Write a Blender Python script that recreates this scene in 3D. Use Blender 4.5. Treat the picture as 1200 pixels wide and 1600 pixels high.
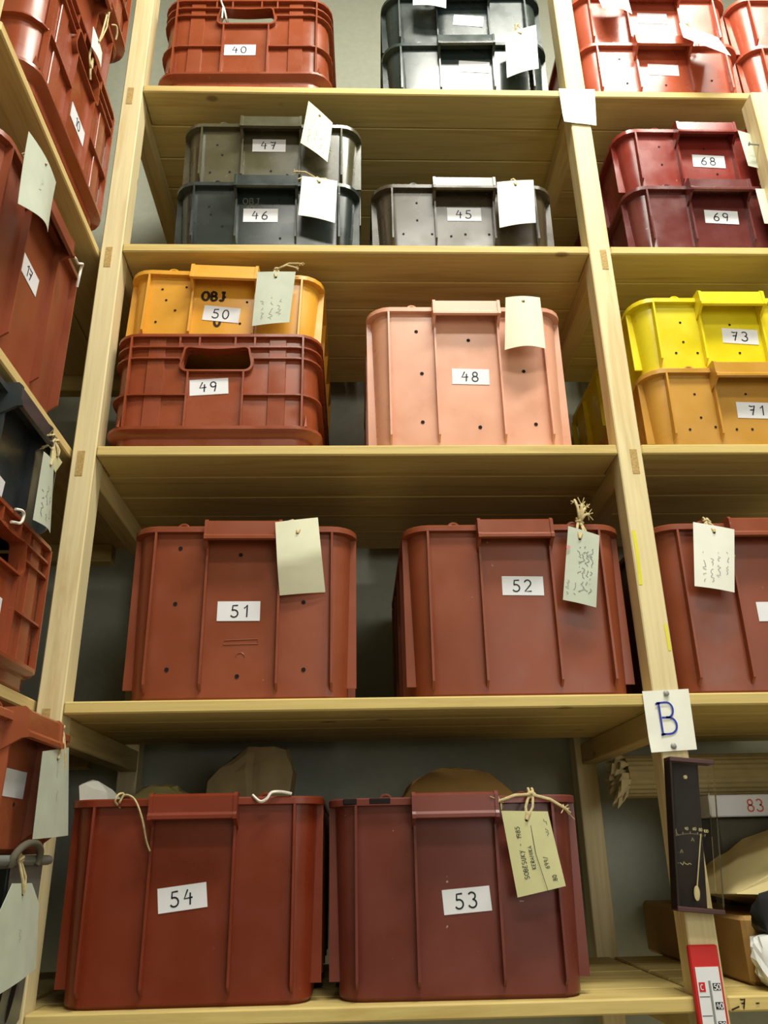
import bpy, bmesh, math, random
from mathutils import Vector, Matrix
random.seed(7)
for o in list(bpy.data.objects): bpy.data.objects.remove(o)
S = bpy.context.scene
COL = S.collection
# ------------------------------------------------------------------ camera
cam_d = bpy.data.cameras.new('camera'); cam = bpy.data.objects.new('camera', cam_d); COL.objects.link(cam)
cam_d.sensor_width = 36; cam_d.lens = 1286.05/1600*36; cam_d.clip_start = .02
def _cam():
    pit, yaw, roll = .3937, .0390, -.0207
    cy, sy, cp, sp = math.cos(yaw), math.sin(yaw), math.cos(pit), math.sin(pit)
    f = Vector((sy*cp, cy*cp, sp)); r = Vector((cy, -sy, 0)); u = r.cross(f)
    r2 = math.cos(roll)*r+math.sin(roll)*u; u2 = -math.sin(roll)*r+math.cos(roll)*u
    m = Matrix((r2, u2, -f)).transposed().to_4x4(); m.translation = (.4643, -1.3410, -.2341)
    return m
cam.matrix_world = _cam(); S.camera = cam
# ------------------------------------------------------------------ light and exposure
S.view_settings.view_transform = 'Standard'; S.view_settings.look = 'None'
S.view_settings.gamma = 1; S.view_settings.use_curve_mapping = False
S.view_settings.exposure = 0.0
w = bpy.data.worlds.new('world'); S.world = w; w.use_nodes = True
w.node_tree.nodes['Background'].inputs[0].default_value = (.9, .95, 1, 1)
w.node_tree.nodes['Background'].inputs[1].default_value = .03
def area(name, loc, target, sx, sy, watts, col):
    d = bpy.data.lights.new(name, 'AREA'); d.shape = 'RECTANGLE'; d.size = sx; d.size_y = sy; d.energy = watts; d.color = col
    o = bpy.data.objects.new(name, d); COL.objects.link(o); o.location = loc
    o.rotation_euler = (Vector(target)-Vector(loc)).to_track_quat('-Z', 'Y').to_euler()
    return o
area('ceiling_lamp', (1.15, -.88, 2.38), (1.0, -.35, 0), 1.3, .2, 68, (1, .985, .87))
area('aisle_lamp', (.7, -2.2, 2.45), (.5, -.3, -.1), 1.3, .22, 32, (1, .985, .87))
area('front_fill_light', (1.4, -3.25, .45), (.7, 0, .2), 2.4, 1.5, 42, (1, 1, .94))  # added low fill to lift the bay walls and undersides, no actual window

# ------------------------------------------------------------------ materials
def nt(name):
    m = bpy.data.materials.new(name); m.use_nodes = True
    t = m.node_tree; return m, t, t.nodes['Principled BSDF']
def N(t, ty, **kw):
    n = t.nodes.new(ty)
    for k, v in kw.items():
        if k in n.inputs: n.inputs[k].default_value = v
        else: setattr(n, k, v)
    return n
def lin(c): return tuple((x/12.92 if x <= .04045 else ((x+.055)/1.055)**2.4) for x in [v/255 for v in c])
def mixrgb(t, fac, a, b, blend='MIX'):
    n = t.nodes.new('ShaderNodeMix'); n.data_type = 'RGBA'; n.blend_type = blend
    for sock, v in ((n.inputs[0], fac), (n.inputs[6], a), (n.inputs[7], b)):
        if hasattr(v, 'node'): t.links.new(v, sock)
        else: sock.default_value = v if not isinstance(v, tuple) else (*v[:3], 1)
    return n.outputs[2]
def ramp(t, fac, stops):
    n = t.nodes.new('ShaderNodeValToRGB'); t.links.new(fac, n.inputs[0])
    el = n.color_ramp.elements
    while len(el) < len(stops): el.new(.5)
    for e, (p, c) in zip(el, stops): e.position = p; e.color = (*c, 1) if isinstance(c, tuple) else (c, c, c, 1)
    return n.outputs[0]
def coords(t, scale, rnd=True):
    tc = N(t, 'ShaderNodeTexCoord'); mp = N(t, 'ShaderNodeMapping'); mp.inputs['Scale'].default_value = scale
    v = tc.outputs['Object']
    if rnd:
        oi = N(t, 'ShaderNodeObjectInfo'); ad = N(t, 'ShaderNodeVectorMath', operation='MULTIPLY_ADD')
        cb = N(t, 'ShaderNodeCombineXYZ')
        for i in range(3): t.links.new(oi.outputs['Random'], cb.inputs[i])
        t.links.new(cb.outputs[0], ad.inputs[0]); ad.inputs[1].default_value = (37.3, 71.9, 13.7); t.links.new(v, ad.inputs[2]); v = ad.outputs[0]
    t.links.new(v, mp.inputs[0]); return mp.outputs[0]
def noise(t, vec, scale, detail=3, rough=.5):
    n = N(t, 'ShaderNodeTexNoise', Scale=scale, Detail=detail, Roughness=rough); t.links.new(vec, n.inputs['Vector']); return n.outputs[0]
def plastic(name, rgb, rough=.36, dust=.5, spec=.5):
    m, t, p = nt(name); c = lin(rgb); rough *= .72
    v = coords(t, (1, 1, 1))
    n1 = noise(t, v, 7, 4)
    d = tuple(x*.84 for x in c); l = tuple(min(1, x*1.1+.006) for x in c)
    base = ramp(t, n1, [(.3, d), (.7, l)])
    n2 = noise(t, v, 90, 2)
    speck = ramp(t, n2, [(.76, 0.0), (.80, dust)])
    col = mixrgb(t, speck, base, lin((200, 185, 165)))
    t.links.new(col, p.inputs['Base Color'])
    n3 = noise(t, v, 14, 4)
    t.links.new(ramp(t, n3, [(.3, rough-.08), (.7, rough+.12)]), p.inputs['Roughness'])
    p.inputs['Specular IOR Level'].default_value = spec
    b = N(t, 'ShaderNodeBump', Strength=.015, Distance=.003); t.links.new(n1, b.inputs['Height']); t.links.new(b.outputs[0], p.inputs['Normal'])
    return m
def wood(name, axis, light=(224, 206, 160), dark=(200, 172, 118), knots=True):
    m, t, p = nt(name)
    sc = [9, 9, 9]; sc[axis] = .7
    v = coords(t, tuple(sc))
    wv = N(t, 'ShaderNodeTexNoise', Scale=3.2, Detail=5, Roughness=.6, Distortion=.8); t.links.new(v, wv.inputs['Vector'])
    sc2 = [55, 55, 55]; sc2[axis] = 2.2
    fine = noise(t, coords(t, tuple(sc2)), 3, 3)
    base = ramp(t, wv.outputs[0], [(.33, lin(dark)), (.5, lin(light)), (.66, lin(tuple(int(.9*a+.1*b) for a, b in zip(light, dark))))])
    base = mixrgb(t, .35, base, ramp(t, fine, [(.35, tuple(x*.72 for x in lin(light))), (.65, lin(light))]), 'MIX')
    if knots:
        s3 = [7, 7, 7]; s3[axis] = 4.2
        vo = N(t, 'ShaderNodeTexVoronoi', Scale=1.0); t.links.new(coords(t, tuple(s3)), vo.inputs['Vector'])
        k = ramp(t, vo.outputs['Distance'], [(.015, .9), (.03, .6), (.042, .7), (.075, .0)])
        base = mixrgb(t, k, base, lin((112, 78, 42)))
    t.links.new(base, p.inputs['Base Color']); p.inputs['Roughness'].default_value = .62
    p.inputs['Specular IOR Level'].default_value = .3
    b = N(t, 'ShaderNodeBump', Strength=.12, Distance=.002); t.links.new(fine, b.inputs['Height']); t.links.new(b.outputs[0], p.inputs['Normal'])
    return m
def matte(name, rgb, rough=.8, var=.1, scale=20, bump=0, spec=.3):
    m, t, p = nt(name); c = lin(rgb); v = coords(t, (1, 1, 1))
    n = noise(t, v, scale, 4)
    t.links.new(ramp(t, n, [(.3, tuple(x*(1-var) for x in c)), (.7, tuple(min(1, x*(1+var)) for x in c))]), p.inputs['Base Color'])
    p.inputs['Roughness'].default_value = rough; p.inputs['Specular IOR Level'].default_value = spec
    if bump:
        b = N(t, 'ShaderNodeBump', Strength=bump, Distance=.004); t.links.new(n, b.inputs['Height']); t.links.new(b.outputs[0], p.inputs['Normal'])
    return m
M = dict(
 terra=plastic('terracotta_plastic', (135, 66, 39), .5, .4, .35), vent=plastic('vented_red_plastic', (142, 66, 35), dust=.1),
 brick=plastic('brick_red_plastic', (118, 43, 19), .46, .1, .4), maroon=plastic('maroon_plastic', (110, 50, 40), .46, .6, .4),
 darkmaroon=plastic('dark_maroon_plastic', (100, 42, 40), .32, .3), wine=plastic('wine_red_plastic', (132, 46, 38), .3, .3),
 salmon=plastic('salmon_plastic', (217, 158, 131), .42, .3), orange=plastic('orange_yellow_plastic', (222, 160, 52), .38, .2),
 yellow=plastic('yellow_plastic', (232, 212, 30), .38, .1), ochre=plastic('ochre_plastic', (194, 142, 56), .4, .2),
 olive=plastic('olive_brown_plastic', (76, 72, 50), .34, .6), slate=plastic('blue_grey_plastic', (40, 48, 46), .34, .5),
 brown=plastic('grey_brown_plastic', (68, 58, 42), .34, .6), black=plastic('black_green_plastic', (44, 55, 53), .34, .3),
 anthra=plastic('anthracite_plastic', (48, 52, 54), .34, .2), coral=plastic('coral_red_plastic', (176, 84, 58), .4, .3),
 rust=plastic('rust_brown_plastic', (156, 82, 50), .4, .3), grey=plastic('scuffed_grey_plastic', (118, 122, 116), .55, .9),
 wx=wood('pine_along_x', 0, (210, 186, 118), (180, 150, 82)), wy=wood('pine_along_y', 1, (212, 186, 126), (184, 152, 90)), wz=wood('pine_upright', 2),
 endgrain=matte('end_grain', (176, 146, 92), .8, .25, 300), paper=matte('white_paper', (232, 232, 222), .7, .03, 30),
 label=matte('label_paper', (226, 226, 232), .55, .02, 30), tagw=matte('tag_card', (228, 226, 200), .75, .04, 25),
 tagg=matte('greyish_tag_card', (190, 196, 180), .75, .06, 25), tago=matte('yellowed_tag_card', (204, 200, 152), .75, .06, 25),
 ink=matte('black_ink', (30, 30, 42), .6, .05), pencil=matte('pencil_grey', (120, 120, 118), .7, .1), blue=matte('blue_ink', (44, 58, 160), .6, .05),
 redink=matte('red_ink', (205, 90, 60), .6, .1), twine=matte('twine', (190, 172, 128), .9, .2, 200), white_string=matte('white_string', (222, 216, 206), .8, .1, 200),
 hole=matte('hole_interior', (24, 16, 14), .9, .1), steel=matte('steel_pin', (150, 150, 146), .4, .05, 50, spec=.6),
 wall=matte('painted_plaster', (176, 178, 162), .9, .04, 60, .15), floor=matte('floor_screed', (168, 160, 140), .8, .1, 5),
 kraft=matte('kraft_paper', (172, 134, 78), .75, .12, 12, .2), kraftl=matte('pale_kraft_paper', (206, 188, 136), .75, .08, 12, .2),
 sack=matte('grey_brown_sack_paper', (150, 130, 92), .8, .2, 16, .3), card=matte('dark_cardboard', (92, 86, 72), .85, .12, 10),
 bagg=matte('olive_wrapping_paper', (160, 146, 92), .8, .12, 14, .2), roll=matte('corrugated_wrap', (170, 152, 106), .8, .08, 40),
 fluff=matte('frayed_wrap', (196, 178, 134), .8, .1, 60), foil=matte('crumpled_film', (215, 215, 212), .3, .08, 30, spec=.8),
 blackp=matte('black_plastic_bag', (12, 12, 13), .4, .1), redf=matte('red_plastic', (196, 40, 38), .4, .04), hyg=matte('dark_brown_wood', (32, 19, 13), .6, .25, 30),
 hygcap=matte('purple_brown_plastic', (72, 42, 40), .45, .1), cream=matte('cream_plastic', (222, 206, 160), .5, .05), marker=matte('black_marker', (50, 34, 20), .8, .2),
 chalk=matte('grey_chalk', (120, 122, 112), .9, .2), pink=matte('pink_dot', (206, 140, 150), .7, .05), tube=matte('grey_glass_tube', (150, 150, 148), .3, .05),
 stain=matte('yellow_marker', (214, 206, 60), .8, .1))
mg, tg, pg = nt('clear_acrylic'); pg.inputs['Base Color'].default_value = (.96, .95, .9, 1); pg.inputs['Transmission Weight'].default_value = 1; pg.inputs['Roughness'].default_value = .03; pg.inputs['IOR'].default_value = 1.06
M['glass'] = mg; M['darkg'] = matte('dark_green_wrap', (26, 36, 30), .6, .2, 15)

# ------------------------------------------------------------------ mesh helpers
class MB:
    def __init__(s): s.v = []; s.f = []
    def add(s, vs, fs):
        o = len(s.v); s.v += [tuple(v) for v in vs]; s.f += [tuple(i+o for i in f) for f in fs]; return s
    def box(s, x0, x1, y0, y1, z0, z1, c=0):
        if not c:
            v = [(x, y, z) for z in (z0, z1) for y in (y0, y1) for x in (x0, x1)]
            return s.add(v, [(0, 2, 3, 1), (4, 5, 7, 6), (0, 1, 5, 4), (2, 6, 7, 3), (0, 4, 6, 2), (1, 3, 7, 5)])
        X, Y, Z = (x0, x1), (y0, y1), (z0, z1); v = []; ix = {}
        for i in (0, 1):
            for j in (0, 1):
                for k in (0, 1):
                    a, b, d = X[i], Y[j], Z[k]; ia = c if i == 0 else -c; ib = c if j == 0 else -c; ic = c if k == 0 else -c
                    for ax, p in enumerate(((a, b+ib, d+ic), (a+ia, b, d+ic), (a+ia, b+ib, d))): ix[(i, j, k, ax)] = len(v); v.append(p)
        f = []
        for ax in range(3):
            for sd in (0, 1):
                q = []
                for (p, r) in ((0, 0), (1, 0), (1, 1), (0, 1)):
                    t = [p, r]; t.insert(ax, sd); q.append(ix[(*t, ax)])
                f.append(tuple(q))
        for ax in range(3):
            o1, o2 = [a for a in range(3) if a != ax]
            for p in (0, 1):
                for r in (0, 1):
                    q = []
                    for e in (0, 1):
                        t = [0, 0, 0]; t[ax] = e; t[o1] = p; t[o2] = r
                        q.append((ix[(*t, o1)], ix[(*t, o2)]))
                    f.append((q[0][0], q[0][1], q[1][1], q[1][0]))
        for i in (0, 1):
            for j in (0, 1):
                for k in (0, 1): f.append((ix[(i, j, k, 0)], ix[(i, j, k, 1)], ix[(i, j, k, 2)]))
        return s.add(v, f)
    def loft(s, rings, cap0=True, cap1=True, skip=None, closed=False):
        n = len(rings[0]); vs = [p for r in rings for p in r]; fs = []
        m = len(rings)
        for j in range(m if closed else m-1):
            j2 = (j+1) % m
            for i in range(n):
                if skip and (j, i) in skip: continue
                i2 = (i+1) % n; fs.append((j*n+i, j*n+i2, j2*n+i2, j2*n+i))
        if cap0 and not closed: fs.append(tuple(range(n-1, -1, -1)))
        if cap1 and not closed: fs.append(tuple((m-1)*n+i for i in range(n)))
        return s.add(vs, fs)
    def tube(s, pts, r, n=6, closed=False, taper=None):
        pts = [Vector(p) for p in pts]; rings = []; m = len(pts); prev = None
        for i, p in enumerate(pts):
            a = pts[(i-1) % m] if (closed or i > 0) else p; b = pts[(i+1) % m] if (closed or i < m-1) else p
            d = (b-a).normalized() if (b-a).length > 1e-9 else Vector((0, 0, 1))
            if prev is None:
                u = d.orthogonal().normalized()
            else:
                u = (prev-d*prev.dot(d)); u = u.normalized() if u.length > 1e-6 else d.orthogonal().normalized()
            prev = u; wv = d.cross(u); rr = r if taper is None else r*(1+(taper-1)*i/(m-1))
            rings.append([tuple(p+rr*(math.cos(2*math.pi*k/n)*u+math.sin(2*math.pi*k/n)*wv)) for k in range(n)])
        return s.loft(rings, closed=closed)
    def prism(s, poly, t0, t1, axis=0):   # polygon in the two other axes, extruded along axis
        n = len(poly)
        def P(a, b, t): l = [a, b]; l.insert(axis, t); return tuple(l)
        v = [P(a, b, t0) for a, b in poly]+[P(a, b, t1) for a, b in poly]
        return s.add(v, [tuple(range(n-1, -1, -1)), tuple(range(n, 2*n))]+[(i, (i+1) % n, n+(i+1) % n, n+i) for i in range(n)])
    def mesh(s, name, smooth=None, fix=True):
        me = bpy.data.meshes.new(name); me.from_pydata(s.v, [], s.f)
        if fix:
            bm = bmesh.new(); bm.from_mesh(me); bmesh.ops.recalc_face_normals(bm, faces=bm.faces); bm.to_mesh(me); bm.free()
        if smooth:
            me.polygons.foreach_set('use_smooth', [True]*len(me.polygons)); me.set_sharp_from_angle(angle=math.radians(smooth))
        me.update(); return me
def obj(name, me, mat, parent=None):
    if isinstance(me, MB): me = me.mesh(name)
    if not me.materials: me.materials.append(mat)
    o = bpy.data.objects.new(name, me); COL.objects.link(o)
    o.material_slots[0].link = 'OBJECT'; o.material_slots[0].material = mat
    if parent: o.parent = parent
    return o
def tag_(o, label, cat, group=None):
    o['label'] = label; o['category'] = cat
    if group: o['group'] = group
    return o
def thing(name, label, cat, loc=(0, 0, 0), rot=(0, 0, 0), group=None):
    o = bpy.data.objects.new(name, None); COL.objects.link(o); o.location = loc; o.rotation_euler = rot; o.empty_display_size = .05
    return tag_(o, label, cat, group)
def struct(name, mb, m): o = obj(name, mb, m); o['kind'] = 'structure'; return o
def rring(x0, x1, y0, y1, r, z, n=5, fx=()):
    p = [(x0+r, y0, z)]+[(x, y0, z) for x in fx]+[(x1-r, y0, z)]
    for cx, cy, a0 in ((x1-r, y0+r, -90), (x1-r, y1-r, 0), (x0+r, y1-r, 90), (x0+r, y0+r, 180)):
        for i in range(n+1):
            a = math.radians(a0+90*i/n); q = (cx+r*math.cos(a), cy+r*math.sin(a), z)
            if i == 0 and a0 == -90: continue
            if i == n and a0 == 180: continue
            p.append(q)
    return p
# ------------------------------------------------------------------ handwriting (stroke letters)
def arc(cx, cy, rx, ry, a0, a1, n=10): return [(cx+rx*math.cos(math.radians(a0+(a1-a0)*i/n)), cy+ry*math.sin(math.radians(a0+(a1-a0)*i/n))) for i in range(n+1)]
G = {
 '0': [arc(.3, .5, .27, .48, 90, 450, 16)], '1': [[(.12, .72), (.36, 1), (.34, 0)]],
 '2': [arc(.3, .72, .26, .27, 165, -35, 9)+[(.05, .02), (.6, .04)]], '3': [arc(.28, .75, .25, .24, 150, -80, 9)+arc(.28, .27, .29, .27, 85, -160, 10)],
 '4': [[(.3, 1), (.04, .42), (.62, .46)], [(.47, .78), (.43, 0)]], '5': [[(.56, .97), (.16, .95), (.12, .55)]+arc(.27, .3, .3, .3, 115, -150, 10)],
 '6': [[(.5, .97), (.22, .7), (.07, .35)]+arc(.31, .26, .25, .26, 170, 520, 12)], '7': [[(.04, .92), (.28, .86), (.56, .97), (.3, 0)], [(.12, .5), (.52, .54)]],
 '8': [arc(.3, .75, .21, .23, 270, -90, 12)+arc(.3, .26, .27, .26, 90, -270, 12)], '9': [arc(.29, .72, .24, .26, 0, 350, 12)+[(.52, .6), (.4, 0)]],
 'O': [arc(.35, .5, .33, .48, 90, 450, 16)], 'B': [[(.1, 0), (.1, 1)], [(.1, 1)]+arc(.25, .76, .28, .24, 90, -90, 8)+[(.1, .52)], [(.25, .52)]+arc(.28, .26, .33, .26, 90, -90, 8)+[(.1, 0)]],
 'J': [[(.2, .98), (.6, .98)], [(.42, .98), (.42, .25)]+arc(.24, .22, .18, .22, 0, -160, 6)], 'S': [arc(.3, .75, .23, .24, 30, 270, 9)+arc(.3, .26, .25, .26, 90, -150, 9)],
 'E': [[(.55, .97), (.08, .95), (.06, 0), (.56, .03)], [(.07, .5), (.46, .52)]], 'U': [[(.06, 1), (.08, .3)]+arc(.3, .27, .22, .27, 180, 360, 8)+[(.54, 1)]],
 'K': [[(.08, 1), (.08, 0)], [(.55, .98), (.1, .48), (.58, 0)]], 'Y': [[(.04, 1), (.3, .5)], [(.6, 1), (.15, -.2)]], 'R': [[(.08, 0), (.08, 1)]+arc(.25, .75, .28, .25, 90, -90, 7)+[(.1, .5), (.56, 0)]],
 'A': [[(.02, 0), (.3, 1), (.56, 0)], [(.13, .36), (.48, .36)]], 'M': [[(.04, 0), (.1, 1), (.34, .35), (.58, 1), (.64, 0)]], 'I': [[(.2, 0), (.2, 1)]],
 'C': [arc(.35, .5, .3, .48, 50, 310, 12)], '.': [[(.1, 0), (.16, .05)]], '-': [[(.1, .48), (.5, .5)]], '/': [[(.05, -.1), (.5, 1.05)]], '°': [arc(.2, .8, .14, .14, 0, 360, 8)],
 '\u011a': [[(.55, .8), (.08, .78), (.06, 0), (.56, .03)], [(.07, .42), (.46, .44)], [(.15, 1.1), (.3, .95), (.48, 1.12)]], ' ': []}
def text_lines(txt, h, adv=.82):
    out = []; x = 0
    for ch in txt:
        for st in G[ch]: out.append([(x+a*h, b*h) for a, b in st])
        x += h*(adv if ch not in '1I.' else .5)
    return out, x-h*.2
def ribbon(mb, pts, wd, f):
    """flat stroke of width wd along 2-D pts, mapped by f(u,v)->3-D"""
    n = len(pts)
    L = []; R = []
    for i, (x, y) in enumerate(pts):
        a = pts[max(0, i-1)]; b = pts[min(n-1, i+1)]
        dx, dy = b[0]-a[0], b[1]-a[1]; l = math.hypot(dx, dy) or 1; nx, ny = -dy/l*wd/2, dx/l*wd/2
        L.append(f(x+nx, y+ny)); R.append(f(x-nx, y-ny))
    mb.add(L+R, [(i, i+1, n+i+1, n+i) for i in range(n-1)])
def scribble(rng, length, h):
    pts = []; x = 0
    while x < length:
        if rng.random() < .16: x += h*.7; pts.append(None)
        pts.append((x, rng.uniform(0, h*(1.0 if rng.random() < .8 else 1.6)))); x += h*rng.uniform(.22, .5)
    out = []; cur = []
    for p in pts:
        if p is None:
            if len(cur) > 1: out.append(cur)
            cur = []
        else: cur.append(p)
    if len(cur) > 1: out.append(cur)
    return out
# ------------------------------------------------------------------ room
FLOOR = -1.35; YW = .60; XL = -.66
struct('wall_back', MB().box(XL-.1, 3.3, YW, YW+.1, FLOOR-.05, 2.75), M['wall'])
struct('wall_left', MB().box(XL-.1, XL, -3.3, YW, FLOOR-.05, 2.75), M['wall'])
struct('wall_right', MB().box(3.2, 3.3, -3.3, YW, FLOOR-.05, 2.75), M['wall'])
struct('wall_front', MB().box(XL-.1, 3.3, -3.4, -3.3, FLOOR-.05, 2.75), M['wall'])
struct('ceiling', MB().box(XL-.1, 3.3, -3.4, YW+.1, 2.75, 2.85), M['wall'])
struct('floor', MB().box(XL-.1, 3.3, -3.4, YW+.1, FLOOR-.1, FLOOR), M['floor'])
# ------------------------------------------------------------------ main rack
W = .95; PW = .044; X2 = W+PW; X3 = 1.944; T = .02
LV = [1.357, .915, .4565, 0.0, -.4315]
rack = thing('shelving_rack', 'tall pine shelving rack against the back wall, five tiers of numbered crates', 'shelving')
rack.location = (0, 0, FLOOR)
def rk(name, mb, m, parent=rack):      # build in world coordinates, parent keeps it there
    mb.v = [(x, y, z-FLOOR) for x, y, z in mb.v]
    return obj(name, mb, m, parent)
for x0, x1, ztop in ((-.042, 0, 2.6), (W, X2, 2.6), (X3, X3+PW, 2.6)):
    rk('front_post', MB().box(x0, x1, 0, .047, FLOOR, ztop, .002), M['wz'])
    dx = -.008 if x0 > .5 else 0
    rk('rear_post', MB().box(x0+dx, x1+dx, .5, .547, FLOOR, 2.6, .002), M['wz'])
for li, z in enumerate(LV):
    for x0, x1 in ((-.036, -.001), (W+.004, W+.039), (X3+.004, X3+.039)):
        r = rk('rail', MB().box(x0, x1, .047, .5, z-.063, z-T, .002), M['wy'])
        if x0 < 1.3:
            xc = -.025 if x0 < 0 else W+.028
            t = rk('tenon', MB().box(xc-.0065, xc+.0065, -.0008, .04, z-.06, z-.011), M['endgrain'], r)
    depth = .395 if li == 3 else .5
    for b, (x0, x1, y1) in enumerate(((0, W, depth), (X2, X3, .5))):
        sh = bpy.data.objects.new('shelf_board', None); COL.objects.link(sh); sh.parent = rack; sh.empty_display_size = .05
        ys = [0, .094, .19, .288, .384, .5]
        if li == 3 and b == 0: ys = [0, .1, .2, .3, .395]
        for k in range(len(ys)-1):
            a, c = (x0, x1) if k == 0 else (x0-.018, x1+.018)
            if b == 0 and k > 0: a = x0-.03
            if k == 0:
                for xa, xb in ((x0-.018 if b else x0-.03, x0-.0005), (x1+.0005, x1+.018)): rk('plank', MB().box(xa, xb, .0478, ys[1]-.0007, z-T, z-.0004), M['wx'], sh)
            rk('plank', MB().box(a+.0004, c-.0004, ys[k]+.0007, ys[k+1]-.0007, z-T+random.uniform(-.0006, .0), z-random.uniform(0, .0005), .0025), M['wx'], sh)
def flat_strokes(lines, wd, f):
    mb = MB()
    for l in lines: ribbon(mb, l, wd, f)
    return mb
l1, _ = text_lines('7 -', .013)
rk('marker_writing', flat_strokes([[(x, y) for x, y in l] for l in l1], .002, lambda u, v: (1.012+u, -.0006, -.448+v)), M['marker'])
rk('yellow_stain', flat_strokes([[(0, 0), (.002, .06), (.001, .1)]], .006, lambda u, v: (W+.006+u, -.0006, .185+v)), M['stain'])
rk('yellow_stain', flat_strokes([[(0, 0), (-.001, .045)]], .005, lambda u, v: (X2-.005+u, -.0006, .07+v)), M['stain'])
rk('chalk_mark', flat_strokes([[(0, 0), (-.012, .004)]], .0022, lambda u, v: (.998-u, -.0006, -.449+v)), M['marker'])
up = thing('timber_upright', 'short pine upright with a protruding nail standing in front of the right bay', 'timber', (1.363, -.026, FLOOR))
obj('post', MB().box(-.0225, .0225, -.0245, .0245, 0, 1.30-FLOOR, .003), M['wz'], up)
obj('mortise_end', MB().box(.006, .019, -.0252, -.02, 1.115-FLOOR, 1.165-FLOOR), M['endgrain'], up)
obj('nail', MB().tube([(-.043, -.006, 1.165-FLOOR), (-.02, -.006, 1.163-FLOOR)], .0022).tube([(-.0435, -.006, 1.165-FLOOR), (-.0425, -.006, 1.165-FLOOR)], .0045), M['steel'], up)
# ------------------------------------------------------------------ left rack
lrack = thing('side_shelving_rack', 'pine shelving rack along the left wall, at right angles to the tall rack', 'shelving', (-.05, -.5, FLOOR))
def lk(name, mb, m, parent=lrack):
    mb.v = [(x+.05, y+.5, z-FLOOR) for x, y, z in mb.v]; return obj(name, mb, m, parent)
LLV = [.905, .4565, .004, -.432]
for y in (-.535, -1.25):
    lk('front_post', MB().box(-.092, -.048, y, y+.045, FLOOR, 2.6, .002), M['wz'])
for y in (-.552, -1.25, .45):
    lk('rear_post', MB().box(-.640, -.596, y, y+.045, FLOOR, 2.6, .002), M['wz'])
for z in LLV:
    for y in (-.548, -1.246, .45):
        lk('rail', MB().box(-.596, -.092, y, y+.035, z-.063, z-T, .002), M['wx'])
    lk('rail', MB().box(-.640, -.596, -1.25, .49, z-.063, z-T, .002), M['wy'])
    sh = bpy.data.objects.new('shelf_board', None); COL.objects.link(sh); sh.parent = lrack; sh.empty_display_size = .05
    for k in range(5):
        x1 = -.047-k*.1098; x0 = x1-.1083
        y0, y1 = (-.488, .49) if k == 0 else (-1.25, .49)
        lk('plank', MB().box(x0, x1, y0, y1, z-T, z-random.uniform(0, .0005), .0025), M['wy'], sh)
# ------------------------------------------------------------------ crates
D = .54
_cache = {}
def cached(key, fn, name, smooth=None):
    if key not in _cache: _cache[key] = fn().mesh(name, smooth)
    return _cache[key]
def wall_y(z, h): return .020+(.014-.020)*z/h
HW = .196
def solid_body(h):
    def fn():
        a0, a1 = HW-.0165, HW-.0095
        def rr(a, y, r, z): return rring(-a, a, y, D-y, r, z)
        R = [rr(a0-.005, .025, .036, 0), rr(a0, .020, .040, .006), rr(a1, .014, .042, h-.012), rr(HW, .004, .046, h-.011), rr(HW, .004, .046, h-.002), rr(HW-.002, .006, .045, h),
             rr(HW-.018, .022, .038, h), rr(a0-.005, .028, .036, .008)]
        return MB().loft(R)
    return cached(('body', h), fn, 'body', 35)
def rib_mesh(h):
    return cached(('rib', h), lambda: MB().prism([(.0045, h-.0105), (.0065, .026), (.0225, .014), (.0155, h-.0105)], -.0019, .0019, 0), 'rib')
def flange_mesh(h, s):
    a = lambda z: HW-.017+.007*z/h
    return cached(('fl', h, s), lambda: MB().prism([(s*(HW-.001), h-.0105), (s*(HW-.002), .024), (s*(a(.02)-.002), .024), (s*(a(h)-.002), h-.0105)], -.002, .002, 1), 'corner_flange')
def lip_mesh(h):
    def fn():
        prof = [(.016, h+.004), (-.008, h+.005), (-.0135, h+.001), (-.0145, h-.022), (-.018, h-.026), (-.018, h-.031), (-.0125, h-.0325), (-.0105, h-.027), (-.0095, h-.004), (.016, h-.004)]
        mb = MB().prism(prof, -.064, .064, 0)
        for s in (-1, 1):
            x = s*.0635
            mb.prism([(.018, h+.0055), (-.0095, h+.0065), (-.0155, h+.001), (-.0165, h-.022), (-.0195, h-.026), (-.0195, h-.032), (-.010, h-.033), (.020, h-.05)], x-.0028, x+.0028, 0)
        return mb
    return cached(('lip', h), fn, 'pull_handle')
def lug_mesh():
    def fn():
        mb = MB().tube([(.0085*math.cos(a), 0, .0072*math.sin(a)) for a in [math.radians(180*i/8) for i in range(9)]], .0024, 6)
        return mb.box(-.009, .009, -.004, .004, -.006, .0005, .001)
    return cached('lug', fn, 'lug', 50)
def hole_mesh(): return cached('hole', lambda: MB().add([(0, 0, 0)]+[(.0030*math.cos(a), -.0002, .0030*math.sin(a)) for a in [2*math.pi*i/9 for i in range(9)]], [(0, 1+i, 1+(i+1) % 9) for i in range(9)]), 'air_hole')
def sticker(root, txt, x, z, ang, h, yfun, wdt=.072, hgt=.034, ink='ink', size=.021):
    tilt = math.atan2(yfun(z+.01)-yfun(z-.01), .02)
    o = obj('number_label', cached(('st', wdt, hgt), lambda: MB().box(-wdt/2, wdt/2, -.0007, 0, -hgt/2, hgt/2), 'number_label'), M['label'], root)
    o.location = (x, yfun(z)-.0003, z); o.rotation_euler = (-tilt, math.radians(-ang), 0)
    if txt:
        ls, tw = text_lines(txt, size, .95)
        mb = flat_strokes([[(a-tw/2, b-size/2) for a, b in l] for l in ls], .0024, lambda u, v: (u, -.0011, v))
        obj('number', mb, M[ink], o)
    return o
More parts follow.
